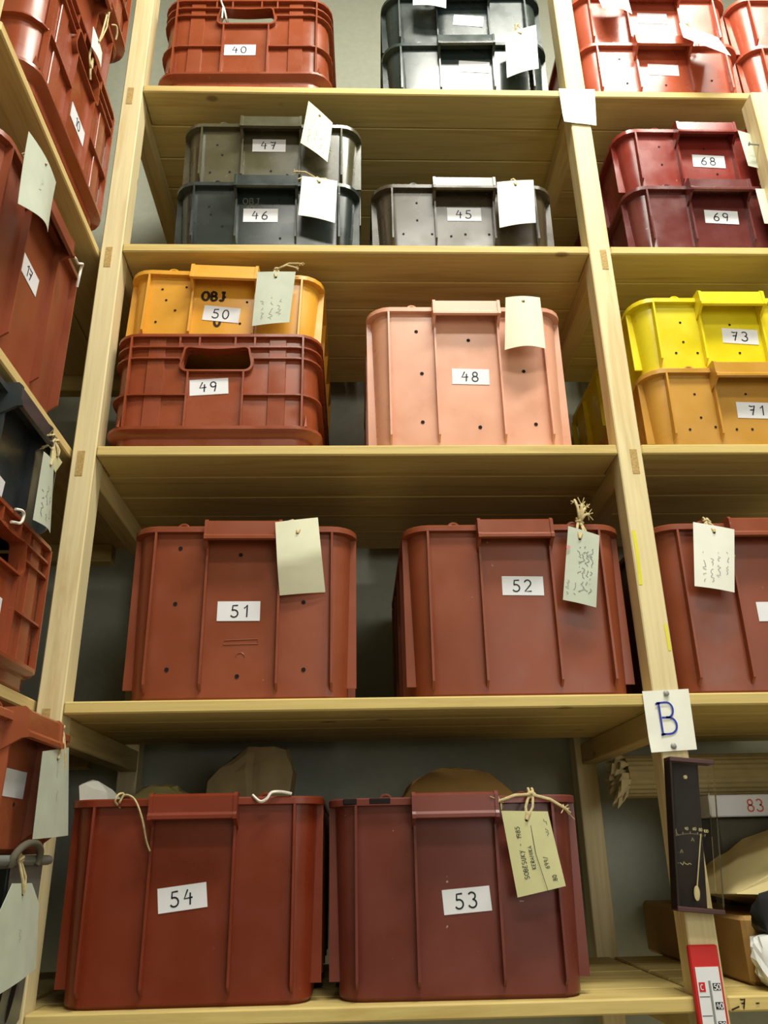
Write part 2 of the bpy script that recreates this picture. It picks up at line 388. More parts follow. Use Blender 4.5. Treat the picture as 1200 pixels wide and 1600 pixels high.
def solid_crate(label, col, loc, h, txt=None, lab=(0, .1, 0), rot=0, roll=0, holes=(), group=None, lsize=None, ink='ink', handle=True):
    root = thing('storage_crate', label, 'crate', loc, (0, math.radians(roll), math.radians(rot)), group)
    m = M[col]
    obj('body', solid_body(h), m, root)
    for x in (-.152, -.062, .062, .152):
        o = obj('rib', rib_mesh(h), m, root); o.location.x = x
    for s in (-1, 1):
        for y in (.05, .16, .28, .40, .51):
            o = obj('corner_flange' if y in (.05, .51) else 'side_rib', flange_mesh(h, s), m, root); o.location.y = y
        o = obj('lug', lug_mesh(), m, root); o.location = (s*.106, .0085, h-.0035)
    if handle: obj('pull_handle', lip_mesh(h), m, root)
    for hx, hz in holes:
        o = obj('air_hole', hole_mesh(), M['hole'], root); o.location = (hx, wall_y(hz, h)-.0006, hz)
        o.scale = (1.25, 1, 1.25) if h > .25 else (.85, 1, .85)
    if txt is not None: sticker(root, txt, lab[0], lab[1], lab[2], h, lambda z: wall_y(z, h), ink=ink)
    return root
VW = .199
def vented_body(h):
    def fn():
        a = VW-.010; fx = (-.063, .063); hz0, hz1 = h-.078, h-.031
        def rr(aa, y, r, z): return rring(-aa, aa, y, D-y, r, z, 5, fx)
        R = [rr(a-.008, .018, .038, 0), rr(a-.005, .014, .04, .004), rr(a-.005, .014, .04, .024), rr(a, .010, .043, .026), rr(a, .010, .043, hz0), rr(a, .010, .043, hz1), rr(a, .010, .043, h-.006),
             rr(VW, .0, .05, h-.006), rr(VW, .0, .05, h), rr(a-.006, .022, .034, h), rr(a-.006, .022, .034, hz1), rr(a-.006, .022, .034, hz0), rr(a-.006, .022, .034, .008)]
        return MB().loft(R, skip={(4, 1), (10, 1)})
    return cached(('vb', h), fn, 'body', 35)
def vented_crate(label, col, loc, h, txt=None, lab=(0, .09, 0), rot=0, roll=0):
    root = thing('vented_crate', label, 'crate', loc, (0, math.radians(roll), math.radians(rot)))
    m = M[col]; a = VW-.010; hz0, hz1 = h-.078, h-.031; mid = .034+(h-.05-.034)*.46
    obj('body', vented_body(h), m, root)
    def hr(z, th=.0032, out=.001):
        def fn():
            o = [rring(-(VW-out), VW-out, out, D-out, .049, zz) for zz in (z-th/2, z+th/2)]
            i = [rring(-(a-.001), a-.001, .011, D-.011, .042, zz) for zz in (z-th/2, z+th/2)]
            return MB().loft([o[0], o[1], i[1], i[0]], closed=True)
        return fn
    def hseg(z, x0, x1):   # short horizontal ribs on the front, stopping at the hand hole or the plate
        return lambda: MB().box(x0, x1, .0012, .0175, z-.0016, z+.0016)
    # corner wrapped ribs: front left and right pieces plus the sides
    def hwrap(z, xin, th=.0032):
        def fn():
            mb = MB()
            for zz in (0,):
                pts_o = [(x, y) for x, y, _ in rring(-(VW-.001), VW-.001, .001, D-.001, .049, z)]
                pts_i = [(x, y) for x, y, _ in rring(-(a-.001), a-.001, .011, D-.011, .042, z)]
                # open strip from +xin round the back to -xin
                oo = [(xin, .001)]+pts_o[1:]+[pts_o[0], (-xin, .001)]; ii = [(xin, .011)]+pts_i[1:]+[pts_i[0], (-xin, .011)]
                n = len(oo); v = [(x, y, z-th/2) for x, y in oo]+[(x, y, z+th/2) for x, y in oo]+[(x, y, z+th/2) for x, y in ii]+[(x, y, z-th/2) for x, y in ii]
                f = []
                for i in range(n-1):
                    for k in range(4): f.append((k*n+i, k*n+i+1, ((k+1) % 4)*n+i+1, ((k+1) % 4)*n+i))
                f += [(0, n, 2*n, 3*n), (n-1, 2*n-1, 3*n-1, 4*n-1)]
                mb.add(v, f)
            return mb
        return fn
    obj('horizontal_rib', cached(('hr1', h), hr(h-.028), 'horizontal_rib', 40), m, root)
    obj('horizontal_rib', cached(('hr2', h), hwrap(h-.053, .07), 'horizontal_rib', 40), m, root)
    obj('horizontal_rib', cached(('hr3', h), hwrap(mid, .05), 'horizontal_rib', 40), m, root)
    def fl():
        def rr(i, z): return rring(-(VW-i), VW-i, i, D-i, .048-i*.5, z)
        return MB().loft([rr(.016, .019), rr(.003, .0265), rr(-.0008, .0305), rr(-.0008, .0365), rr(.001, .038), rr(.016, .038)], closed=True)
    obj('base_flange', cached('bf', fl, 'base_flange', 40), m, root)
    def vr(x, z0, z1): return lambda: MB().box(x-.0018, x+.0018, .0008, .0115, z0, z1)
    for x in (-.163, .163): obj('rib', cached(('vr', x, h), vr(x, .036, h-.005), 'rib'), m, root)
    for x in (-.071, .071): obj('rib', cached(('vr2', x, h), vr(x, hz1+.001, h-.005), 'rib'), m, root)
    for x in (-.034, .034): obj('rib', cached(('vr3', x, h), vr(x, h-.027, h-.005), 'rib'), m, root)
    for x in (-.052, .052): obj('rib', cached(('vr4', x, h), vr(x, .036, hz0-.003), 'rib'), m, root)
    for x0, x1 in ((-.131, -.098), (.098, .131)):
        obj('pilaster', cached(('pil', x0, h), lambda: MB().box(x0, x1, .0062, .0115, .036, h-.006, .001), 'pilaster'), m, root)
    def frame():
        mb = MB(); xo, r = .067, .014; z0, z1 = hz0-.003, hz1+.003
        pts = []
        for cx, cz, a0 in ((xo-r, z0+r, -90), (xo-r, z1-r*.6, 0), (-xo+r, z1-r*.6, 90), (-xo+r, z0+r, 180)):
            rr2 = r if cz < (z0+z1)/2 else r*.6
            if a0 == 90:
                for i in range(1, 6):
                    tt = i/6; pts.append((xo-r-(2*xo-2*r)*tt, z1-.004*math.sin(math.pi*tt)))
            for i in range(6):
                an = math.radians(a0+18*i); pts.append((cx+rr2*math.cos(an), cz+rr2*math.sin(an)))
        n = len(pts); k = .0034
        def off(p, d):
            l = math.hypot(p[0]/xo, (p[1]-(z0+z1)/2)/((z1-z0)/2)); return (p[0]*(1+d/xo), (z0+z1)/2+(p[1]-(z0+z1)/2)*(1+d/((z1-z0)/2)))
        o = [off(p, .002) for p in pts]; i_ = [off(p, -.0018) for p in pts]
        rings = [[(x, .0004, z) for x, z in o], [(x, .0004, z) for x, z in i_], [(x, .026, z) for x, z in i_], [(x, .026, z) for x, z in o]]
        return mb.loft(rings, closed=True)
    obj('hand_hole_frame', cached(('hf', h), frame, 'hand_hole_frame', 40), m, root)
    for sd in (-1, 1):
        obj('gusset', cached(('gus', sd), lambda: MB().add([(sd*.168, .003, .037), (sd*.173, .003, .037), (sd*.170, .0145, .07), (sd*.170, .02, .037)], [(0, 1, 2), (1, 3, 2), (3, 0, 2), (0, 3, 1)]), 'gusset'), m, root)
    if txt is not None: sticker(root, txt, lab[0], lab[1], lab[2], h, lambda z: .010)
    return root
LO = .168
lo_h = [(-.118, .115), (-.106, .088), (-.13, .04), (-.088, .042), (.0, .045), (-.03, .032), (.035, .035)]
# main bay
vented_crate('vented red crate numbered 40 with a grip hole, top left tier', 'vent', (.22, -.005, LV[0]), .275, '40', (-.012, .118, 0), rot=-1)
solid_crate('black-green crate on the top tier, lower of its stack, blank label', 'black', (.731, .010, LV[0]), LO, '', (.018, .10, -5), rot=-1.5)
solid_crate('black-green crate on the top tier, upper of its stack', 'black', (.731, .012, LV[0]+LO), LO, '', (.014, .09, -7), rot=-1.5)
solid_crate('olive-brown crate numbered 47, resting on crate 46', 'olive', (.289, .002, LV[1]+LO), LO, '47', (-.006, .115, 0), holes=lo_h)
solid_crate('blue-grey crate numbered 46 with OBJ. scrawled on its front', 'slate', (.284, 0, LV[1]), LO, '46', (-.012, .088, 0), holes=[(-.12, .11), (-.115, .09), (-.09, .06), (.03, .03)])
solid_crate('single grey-brown crate numbered 45 standing right of crate 46', 'brown', (.700, .002, LV[1]), LO, '45', (.0, .096, 0), holes=[(-.10, .125), (-.10, .08), (-.13, .045), (-.07, .045), (-.03, .04), (.0, .045), (.05, .045), (.0, .11)])
c50 = solid_crate('orange-yellow crate numbered 50 with OBJ in black marker', 'orange', (.204, .004, LV[2]+.226), LO, '50', (-.003, .075, -4), roll=2.3, holes=[(-.125, .128), (-.078, .135), (-.115, .103), (-.095, .08), (-.13, .052), (.045, .105), (.035, .055), (.0, .115)])
vented_crate('vented red crate numbered 49 under the orange-yellow crate', 'vent', (.205, -.005, LV[2]), .237, '49', (-.012, .125, 4))
solid_crate('salmon pink crate numbered 48', 'salmon', (.686, .002, LV[2]), .310, '48', (.004, .156, -1.5), holes=[(-.098, .258), (-.09, .163), (-.092, .058), (.004, .238), (.016, .047), (.108, .168), (.122, .053)])
solid_crate('terracotta crate numbered 51, left on its tier', 'terra', (.273, 0, LV[3]), .300, '51', (-.005, .15, 0), holes=[(-.11, .262), (-.112, .163), (-.118, .052), (-.006, .25), (-.003, .04), (.104, .165), (.106, .05)], rot=1)
solid_crate('terracotta crate numbered 52, beside the middle post', 'terra', (.745, 0, LV[3]), .300, '52', (.01, .19, -1))
solid_crate('brick red open crate numbered 54 on the bottom tier', 'brick', (.218, 0, LV[4]), .283, '54', (-.012, .143, 6.5), rot=.6)
solid_crate('large maroon crate numbered 53 on the bottom tier', 'maroon', (.616, .0, LV[4]), .278, '53', (.013, .131, 4), rot=-1.2)
# right bay
solid_crate('coral red crate in the top right bay, lower of the stack', 'coral', (1.1935, .004, LV[0]), LO, '', (.0, .092, -3), rot=-.4, holes=[(-.10, .125), (-.09, .05), (.0, .105), (.0, .045), (.11, .06)])
solid_crate('coral red crate in the top right bay, upper of the stack', 'coral', (1.1935, .006, LV[0]+LO), LO, '', (.0, .1, -2), rot=-.4)
solid_crate('coral red crate above the short right post, lower one', 'coral', (1.590, .006, LV[0]+.0), LO, '', (.005, .092, 0))
solid_crate('coral red crate above the short right post, upper one', 'coral', (1.590, .008, LV[0]+LO), LO, '', (.005, .092, 0))
solid_crate('wine red crate numbered 68, resting on crate 69', 'wine', (1.247, .004, LV[1]+LO), LO, '68', (.006, .085, -3), holes=[(-.10, .125), (-.10, .075), (.0, .12), (.02, .05)])
solid_crate('dark maroon crate numbered 69 in the right bay', 'darkmaroon', (1.247, .0, LV[1]), LO, '69', (.004, .092, -3))
solid_crate('bright yellow crate numbered 73 on top of the ochre crate', 'yellow', (1.220, .004, LV[2]+LO), LO, '73', (.017, .083, -4), holes=[(-.10, .115), (-.10, .07), (-.118, .045), (-.075, .045), (0, .11), (.01, .045)])
solid_crate('ochre brown crate numbered 71 under the yellow crate', 'ochre', (1.220, .0, LV[2]), LO, '71', (.013, .08, -2), holes=[(-.10, .115), (-.095, .065), (-.12, .04), (-.07, .045), (0, .115), (-.03, .04), (.0, .04)])
solid_crate('terracotta crate right of the middle post, cut off by the picture edge', 'terra', (1.190, 0, LV[3]), .300, '', (.005, .14, 0))
# left rack (front faces +x)
def L(y, x, z): return (x, y, z)
XF = -.034
vented_crate('vented red crate numbered 10 at the base of the top left stack', 'vent', L(-.205, XF, LLV[0]), .305, '10', (.012, .118, 0), rot=90)
solid_crate('smooth red crate sandwiched between two vented crates', 'vent', L(-.245, XF-.004, LLV[0]+.305), LO, None, rot=90)
vented_crate('vented red crate crowning the top left stack', 'vent', L(-.205, XF, LLV[0]+.305+LO+.004), .275, None, rot=90)
solid_crate('terracotta crate numbered 17 on the left rack', 'terra', L(-.250, XF, LLV[1]), .300, '17', (-.012, .172, -3), rot=90)
vented_crate('vented red crate below the anthracite crate on the left rack', 'vent', L(-.208, XF, LLV[2]), .238, '', (-.01, .095, 0), rot=90)
solid_crate('anthracite crate on the left rack, stacked on a vented red crate', 'anthra', L(-.215, XF-.002, LLV[2]+.238), LO, '', (-.035, .03, -4), rot=90)
solid_crate('rust brown crate on the left rack, resting on the scuffed grey crate', 'rust', L(-.195, .034, -.225), LO, '', (-.0, .085, 0), rot=90, holes=[(.01, .06)])
# scrawled words on crates 46 and 50
def scrawl(root, name, txt, x, z, h, size, wd, mat):
    ls, tw = text_lines(txt, size, .85)
    obj(name, flat_strokes(ls, wd, lambda u, v: (x+u, wall_y(z+v, h)-.0007, z+v)), M[mat], root)
kids = {o['label']: o for o in bpy.data.objects if 'label' in o}
r46 = kids['blue-grey crate numbered 46 with OBJ. scrawled on its front']
scrawl(r46, 'chalk_writing', 'OBJ.', -.05, .117, LO, .015, .0018, 'chalk'); scrawl(r46, 'chalk_writing', '10', -.045, .094, LO, .018, .0018, 'chalk')
scrawl(c50, 'marker_writing', 'OBJ', -.045, .106, LO, .02, .0055, 'marker'); scrawl(c50, 'marker_writing', '0', -.016, .047, LO, .02, .005, 'marker')
r51 = kids['terracotta crate numbered 51, left on its tier']
emb = MB()
for seg in ([(-.028, .093), (.03, .094), (.028, .102), (-.026, .1), (-.028, .093)], arc(.001, .072, .007, .007, 0, 180, 8)):
    emb.tube([(x, wall_y(z, .3)-.0003, z) for x, z in seg], .0009, 5)
obj('moulded_mark', emb, M['terra'], r51)
# ------------------------------------------------------------------ scuffed grey crate with a bail handle (lower left)
g = thing('grey_crate', 'scuffed grey plastic crate with a bow handle under the rust brown crate', 'crate', (.03, -.235, LLV[3]), (0, 0, math.pi/2))
gh = .205
def grey_body():
    fx = (-.09, .05)
    def rr(a, y, r, z): return rring(-a, a, y, .5-y, r, z, 4, fx)
    R = [rr(.175, .012, .02, 0), rr(.178, .009, .02, .006), rr(.182, .006, .02, .145), rr(.183, .006, .02, .19), rr(.183, .006, .02, .195), rr(.179, .010, .018, .195), rr(.178, .010, .018, .19), rr(.178, .010, .018, .145), rr(.173, .014, .018, .008)]
    return MB().loft(R, skip={(2, 1), (6, 1)})
obj('body', grey_body().mesh('body', 35), M['grey'], g)
obj('rim', MB().tube([(x, y, z) for x, y, z in rring(-.186, .186, .0, .5, .02, .199, 4)], .0065, 8, closed=True).mesh('rim', 60), M['grey'], g)
hp = [(.062+.046*math.cos(a), -.008-.006*math.sin(a), .200+.020*math.sin(a)) for a in [math.radians(200-220*i/14) for i in range(15)]]
obj('bow_handle', MB().tube(hp, .0048, 8).mesh('bow_handle', 60), M['card'], g)
for sx in (-.12, -.04, .03, .075, .12):
    def slot(sx=sx): return MB().add([(sx+.008*math.cos(a)+.012*math.sin(a), .0072, .04+.03*math.sin(a)) for a in [2*math.pi*i/14 for i in range(14)]], [tuple(range(14))])
    obj('slot', slot(), M['hole'], g)
st = obj('number_label', MB().box(-.035, .035, -.0007, 0, -.02, .02), M['label'], g); st.location = (-.005, .0055, .105)
# ------------------------------------------------------------------ tags on strings
def lerp(a, b, t): return tuple(x+(y-x)*t for x, y in zip(a, b))
def make_tag(label, cs, n, lug, col='tagw', bulge=.004, writing=None, fold=None, clip=0, tails=(), string='twine', seed=1, thick=.0006, sr=.0018, name='paper_tag', rng_rows=None, curl=0, holeuv=(.5, .11)):
    rng = random.Random(seed); n = Vector(n)
    TL, TR, BR, BL = cs
    org = Vector(lerp(TL, TR, .5))
    root = thing(name, label, 'tag', tuple(org))
    def P(u, v, off=0):
        p = Vector(lerp(lerp(TL, TR, u), lerp(BL, BR, u), v))-org
        b = bulge*math.sin(math.pi*u)*(.4+.6*v)+curl*(v**2)
        if fold is not None and v > fold-.12*(u-.5): b -= (v-fold+.12*(u-.5))*.05
        return p+n*(b+off)
    nu, nv = 10, 12
    grid = {}
    mb = MB(); vs = []
    def uv(i, j):
        u, v = i/nu, j/nv
        if clip:   # clipped upper corners
            lim = max(0, clip*(1-v/clip)) if v < clip else 0
            u = lim+(1-2*lim)*u
        return u, v
    top = [P(*uv(i, j), thick) for j in range(nv+1) for i in range(nu+1)]; bot = [P(*uv(i, j), 0) for j in range(nv+1) for i in range(nu+1)]
    k = (nu+1)*(nv+1); f = []
    for j in range(nv):
        for i in range(nu):
            a = j*(nu+1)+i; f += [(a, a+1, a+nu+2, a+nu+1), (k+a, k+a+nu+1, k+a+nu+2, k+a+1)]
    edge = [i for i in range(nu+1)]+[j*(nu+1)+nu for j in range(1, nv+1)]+[nv*(nu+1)+i for i in range(nu-1, -1, -1)]+[j*(nu+1) for j in range(nv-1, 0, -1)]
    for a, b in zip(edge, edge[1:]+edge[:1]): f.append((a, b, k+b, k+a))
    obj('card', MB().add(top+bot, f).mesh('card', 40), M[col], root)
    wu = (Vector(TR)-Vector(TL)).length; hv = (Vector(BL)-Vector(TL)).length
    H = P(holeuv[0], holeuv[1], thick+.0002)
    hm = MB(); ring = [H+.0028*(math.cos(a)*(P(1, .1)-P(0, .1)).normalized()+math.sin(a)*(P(.5, 1)-P(.5, 0)).normalized()) for a in [2*math.pi*i/9 for i in range(9)]]
    hm.add(ring, [tuple(range(9))]); obj('punched_hole', hm, M['hole'], root)
    if writing:
        mb = MB()
        for it in writing:
            txt, u0, v0, size, wd = it[:5]
            ls = scribble(rng, len(txt)*size*.7, size) if txt.startswith('~') else text_lines(txt, size, .8)[0]
            across = len(it) > 5
            for l in ls:
                q = []
                for a, b in l:
                    if across: q.append((u0+a/wu, v0-b/hv))
                    else: q.append((u0-b/wu, v0-a/hv))   # reads upward along the tag
                q = [(min(.97, max(.03, a)), min(.97, max(.03, b))) for a, b in q]
                ribbon(mb, [(a*wu, b*hv) for a, b in q], wd, lambda u, v: P(u/wu, v/hv, thick+.0005))
        obj('writing', mb, M['ink' if col == 'tago' else 'pencil'], root)
    # string from the punched hole up to the lug and round the rim
    lg = Vector(lug)-org; mb = MB(); side = (P(1, 0)-P(0, 0)).normalized()
    up = Vector((0, 0, 1)); back = -n
    for s in (-1, 1):
        a = H+n*.001; b = lg+side*.003*s+n*.002; midp = (a+b)/2+side*s*.004+n*.003
        mb.tube([a, a*.65+midp*.35+n*.001, midp, midp*.4+b*.6, b, b+up*.006, b+up*.009+back*.004, b+up*.006+back*.009], sr)
    mb.tube([lg+side*.006+n*.003, lg+n*.006+up*.003, lg-side*.006+n*.003, lg-side*.002+n*.002-up*.004, lg+side*.005+n*.004], sr*1.3)
    for (dx, dz, ln) in tails:
        e = lg+side*dx+up*dz+n*.006; m1 = lg*.5+e*.5+n*.008+up*.004
        mb.tube([lg+n*.003, lg*.75+m1*.25+n*.004, m1, m1*.3+e*.7+n*.001, e], sr*1.1)
        for q in range(8): # frayed fibres
            mb.tube([m1*.2+e*.8, e+Vector((rng.uniform(-1, 1), rng.uniform(-.4, .4), rng.uniform(-1, 1)))*ln], sr*.42, 4)
    obj('string', mb.mesh('string', 60), M[string], root)
    return root
FN = (0, -1, 0); LN = (1, 0, 0)
TG = {'44u':[(0.611,-0.016,1.690),(0.691,-0.016,1.688),(0.687,-0.012,1.602),(0.609,-0.012,1.611)],
'44l':[(0.819,-0.016,1.510),(0.894,-0.016,1.545),(0.889,-0.012,1.408),(0.814,-0.012,1.377)],
'47':[(0.369,-0.016,1.294),(0.422,-0.016,1.230),(0.412,-0.012,1.116),(0.354,-0.012,1.169)],
'46':[(0.359,-0.016,1.079),(0.433,-0.016,1.066),(0.428,-0.012,0.955),(0.353,-0.012,0.975)],
'45':[(0.768,-0.016,1.067),(0.846,-0.016,1.074),(0.842,-0.012,0.963),(0.766,-0.012,0.949)],
'60u':[(1.047,-0.016,1.668),(1.123,-0.016,1.670),(1.120,-0.03,1.567),(1.057,-0.02,1.600)],
'68':[(1.312,-0.016,1.221),(1.378,-0.003,1.211),(1.380,-0.003,1.108),(1.320,-0.010,1.125)],
'69':[(1.319,-0.016,1.055),(1.383,-0.003,1.065),(1.385,-0.003,0.965),(1.324,-0.010,0.967)],
'50':[(0.276,-0.016,0.831),(0.351,-0.016,0.832),(0.341,-0.012,0.715),(0.270,-0.012,0.706)],
'48':[(0.764,-0.016,0.772),(0.832,-0.016,0.772),(0.833,-0.012,0.656),(0.754,-0.012,0.653)],
'51':[(0.328,-0.020,0.297),(0.401,-0.016,0.307),(0.414,-0.012,0.181),(0.337,-0.012,0.174)],
'52':[(0.837,-0.016,0.288),(0.890,-0.016,0.270),(0.870,-0.012,0.142),(0.815,-0.012,0.156)],
'R52':[(1.059,-0.016,0.294),(1.128,-0.020,0.278),(1.111,-0.012,0.166),(1.044,-0.012,0.178)],
'53':[(0.684,-0.022,-0.177),(0.756,-0.016,-0.179),(0.774,-0.012,-0.283),(0.701,-0.012,-0.297)],
'60l':[(1.234,-0.018,1.556),(1.318,-0.018,1.511),(1.301,-0.075,1.378),(1.212,-0.060,1.454)],
'A':[(-0.022,-0.245,1.215),(-0.022,-0.188,1.217),(-0.022,-0.183,1.183),(-0.022,-0.239,1.169)],
'17':[(-0.006,-0.433,0.746),(-0.006,-0.321,0.759),(-0.008,-0.324,0.657),(-0.008,-0.428,0.616)],
'C':[(-0.014,-0.189,0.349),(-0.020,-0.129,0.357),(-0.020,-0.103,0.247),(-0.014,-0.190,0.235)],
'C2':[(-0.030,-0.124,0.389),(-0.030,-0.070,0.389),(-0.030,-0.093,0.359),(-0.030,-0.125,0.362)],
'D':[(0.050,-0.200,-0.100),(0.040,-0.070,-0.080),(0.040,-0.026,-0.200),(0.046,-0.183,-0.208)],
'G':[(0.042,-0.255,-0.258),(0.042,-0.123,-0.261),(0.042,-0.098,-0.364),(0.042,-0.222,-0.379)]}
sc = lambda a, b, c, w_=.0011: [('~'+'x'*a, .3, .9, .007, w_), ('~'+'x'*b, .52, .92, .007, w_), ('~'+'x'*c, .75, .85, .007, w_)]
make_tag('white tag tied to the upper black-green crate, cut by the top edge', TG['44u'], FN, (.65, -.002, 1.69), 'paper')
make_tag('white tag on the lower black-green crate, beside the middle post', TG['44l'], FN, (.845, -.004, 1.53), 'paper', tails=((.008, .02, .008),), seed=2)
make_tag('pale tag hanging askew on olive-brown crate 47', TG['47'], FN, (.395, .002, LV[1]+2*LO), 'tagw', .003, writing=sc(9, 10, 6, .0008), tails=((.03, -.07, .008), (.024, -.035, .008)), seed=3, curl=.006)
make_tag('white tag with frayed twine on blue-grey crate 46', TG['46'], FN, (.39, .0, LV[1]+LO), 'paper', .003, tails=((-.07, -.03, .01), (-.05, .008, .008), (.035, -.012, .01)), seed=4, curl=.004)
make_tag('white tag doubled over on grey-brown crate 45', TG['45'], FN, (.806, .0, LV[1]+LO), 'paper', .003, tails=((.018, -.04, .006),), seed=5)
make_tag('curled white tag on the upper coral crate of the right bay', TG['60u'], FN, (1.08, -.002, 1.69), 'paper', .008, seed=6)
make_tag('white tag sticking out flat from the lower coral crate', TG['60l'], (-.2, -.55, -.8), (1.288, -.004, 1.525), 'paper', .004, tails=((-.03, .03, .01),), seed=7)
make_tag('pale tag hanging at the right of wine red crate 68', TG['68'], FN, (1.35, .002, 1.25), 'tagg', .002, seed=8)
make_tag('pale tag hanging at the right of dark maroon crate 69', TG['69'], FN, (1.35, .0, 1.083), 'tagw', .002, seed=9)
make_tag('grey-green tag on orange-yellow crate 50', TG['50'], FN, (.312, .0, LV[2]+.226+LO-.004), 'tagg', .002, writing=sc(8, 10, 7, .0008), tails=((.05, .012, .006), (.04, .002, .006)), seed=10)
make_tag('blank cream tag bowed outward on salmon crate 48', TG['48'], FN, (.795, .0, LV[2]+.31), 'tagw', .012, tails=((.012, .006, .004),), seed=11)
make_tag('cream tag with its lower half shaded by a fold, on crate 51', TG['51'], FN, (.372, .0, .3), 'tagw', .002, tails=((-.03, .004, .006),), seed=12, holeuv=(.5, .2), fold=.55)
make_tag('grey ruled tag with a pink dot on crate 52', TG['52'], FN, (.862, .0, .3), 'tagg', .002, writing=[('~xxxxxxxx', .16, .92, .005, .0008), ('~xxxxxx', .36, .9, .005, .0008)]+[('~xxxx', u, v, .006, .001) for u in (.48, .6, .72, .84) for v in (.85, .66, .48, .36)],
         tails=((.007, .036, .012), (.013, .031, .012), (-.006, .04, .008), (.018, .02, .012), (.02, -.06, .006)), seed=13, sr=.0024, holeuv=(.38, .13))
make_tag('white tag with cursive handwriting on the crate right of the middle post', TG['R52'], FN, (1.09, .0, .3), 'paper', .003, writing=[('~'+'x'*13, .3, .95, .006, .0008), ('~'+'x'*11, .48, .9, .006, .0008), ('~'+'x'*11, .66, .85, .006, .0008), ('~'+'x'*9, .86, .75, .006, .0008)], tails=((.034, -.06, .004), (-.02, -.03, .004)), seed=14)
t53 = make_tag('yellowed tag reading SOB\u011aSUKY - 1985 on maroon crate 53', TG['53'], FN, (.735, -.002, LV[4]+.278), 'tago', .002, writing=[('SOB\u011aSUKY - 1985', .31, .82, .0066, .0009), ('KERAMIKA', .48, .72, .0058, .0009), ('699/', .76, .74, .0062, .0008), ('.80', .86, .93, .0062, .0009), ('~xxxxxxx', .93, .33, .005, .0007)],
         tails=((-.055, -.012, .012), (.055, -.022, .014)), seed=15, sr=.0022)
make_tag('narrow pale tag on the smooth red crate sandwiched at top left', TG['A'], LN, (-.035, -.16, 1.21+LO), 'paper', .003, tails=(), seed=16)
make_tag('large off-white tag on terracotta crate 17', TG['17'], LN, (-.034, -.368, .76), 'tagg', .012, writing=[('~xxx', .5, .6, .01, .0006)], seed=17, curl=.004)
make_tag('long written tag on the anthracite crate', TG['C'], LN, (-.034, -.118, LLV[2]+.238+LO), 'tagg', .006, writing=sc(9, 11, 7, .001), tails=((-.05, -.015, .012), (-.04, -.03, .01)), seed=18)
make_tag('small folded tag beside the long tag of the anthracite crate', TG['C2'], LN, (-.036, -.10, LLV[2]+.24+LO), 'tago', .001, seed=19)
make_tag('tall pale tag on the rust brown crate', TG['D'], LN, (.034, -.10, -.225+LO), 'tagg', .004, writing=[('~xxx', .6, .6, .014, .0008)], tails=((.02, -.09, .004), (.012, -.08, .004)), seed=20)
make_tag('large pale tag with clipped corners on the scuffed grey crate', TG['G'], LN, (.036, -.195, LLV[3]+.2), 'tagg', .003, writing=[('~xxxx', .5, .6, .008, .0006)], clip=.25, seed=21)
# pink dot on tag of crate 52
for o in bpy.data.objects:
    if o.get('label', '').startswith('grey ruled tag'):
        obj('pink_dot', MB().add([(-.031+.0035*math.cos(a), -.0032, -.031+.0035*math.sin(a)) for a in [2*math.pi*i/10 for i in range(10)]], [tuple(range(10))]), M['pink'], o)
    if o.get('label', '').startswith('yellowed tag'):
        obj('fold_line', flat_strokes([[(.006, -.004), (.012, -.06), (.026, -.113)]], .0008, lambda u, v: (u, .0, v)), M['ink'], o)
# loose strings
def loose(name, label, pts, r, mat):
    p0 = Vector(pts[0]); mb = MB()
    def cr(p, n=5):
        out = []
        for i in range(len(p)-1):
            a, b, c, d = p[max(0, i-1)], p[i], p[i+1], p[min(len(p)-1, i+2)]
            for k in range(n):
                t = k/n; out.append(tuple(.5*((2*b[j])+(-a[j]+c[j])*t+(2*a[j]-5*b[j]+4*c[j]-d[j])*t*t+(-a[j]+3*b[j]-3*c[j]+d[j])*t**3) for j in range(3)))
        return out+[tuple(p[-1])]
    mb.tube([Vector(p)-p0 for p in cr(pts)], r)
    o = obj(name, mb.mesh(name, 60), M[mat]); o.location = p0; return tag_(o, label, 'string')
z54 = LV[4]+.283
loose('twine', 'brown twine with a long tail hanging down brick red crate 54', [(.103, .010, z54-.012), (.098, -.003, z54-.004), (.102, -.003, z54+.006), (.108, .004, z54+.007), (.105, -.004, z54-.006), (.112, -.004, z54+.005), (.128, -.006, z54-.002), (.142, -.006, z54-.03), (.15, -.003, z54-.06), (.156, .0, z54-.075)], .0016, 'twine')
loose('string', 'short white string knotted on the rim of crate 54', [(.305, .006, z54+.002), (.318, -.004, z54-.008), (.328, -.004, z54-.004), (.335, -.002, z54+.005), (.35, .004, z54+.006), (.365, .006, z54+.003)], .0024, 'white_string')
z40 = LV[0]+.275
loose('string', 'white tie looped through the grip hole of vented crate 40', [(.155, -.004, z40+.006), (.16, -.006, z40-.015), (.168, -.006, z40-.04), (.172, .004, z40-.06), (.175, .03, z40-.052), (.172, .03, z40-.04), (.166, -.008, z40-.032), (.164, -.008, z40-.07)], .0022, 'white_string')
loose('string', 'white string tied over the rim corner of crate 17', [(-.034, -.16, .752), (-.030, -.145, .756), (-.030, -.13, .757), (-.026, -.118, .765), (-.03, -.112, .76), (-.030, -.115, .74), (-.034, -.108, .722)], .0024, 'white_string')
loose('string', 'cream string through the rim of the vented crate under the anthracite crate', [(-.031, -.215, .242), (-.028, -.20, .246), (-.028, -.19, .243), (-.028, -.196, .228), (-.03, -.212, .222), (-.031, -.222, .219)], .0022, 'white_string')
loose('twine', 'grey twine tied to the rim of vented crate 10', [(-.03, -.22, 1.212), (-.026, -.225, 1.19), (-.027, -.228, 1.16), (-.025, -.222, 1.14), (-.027, -.21, 1.15), (-.027, -.213, 1.17), (-.026, -.217, 1.135), (-.026, -.21, 1.118)], .0022, 'twine')
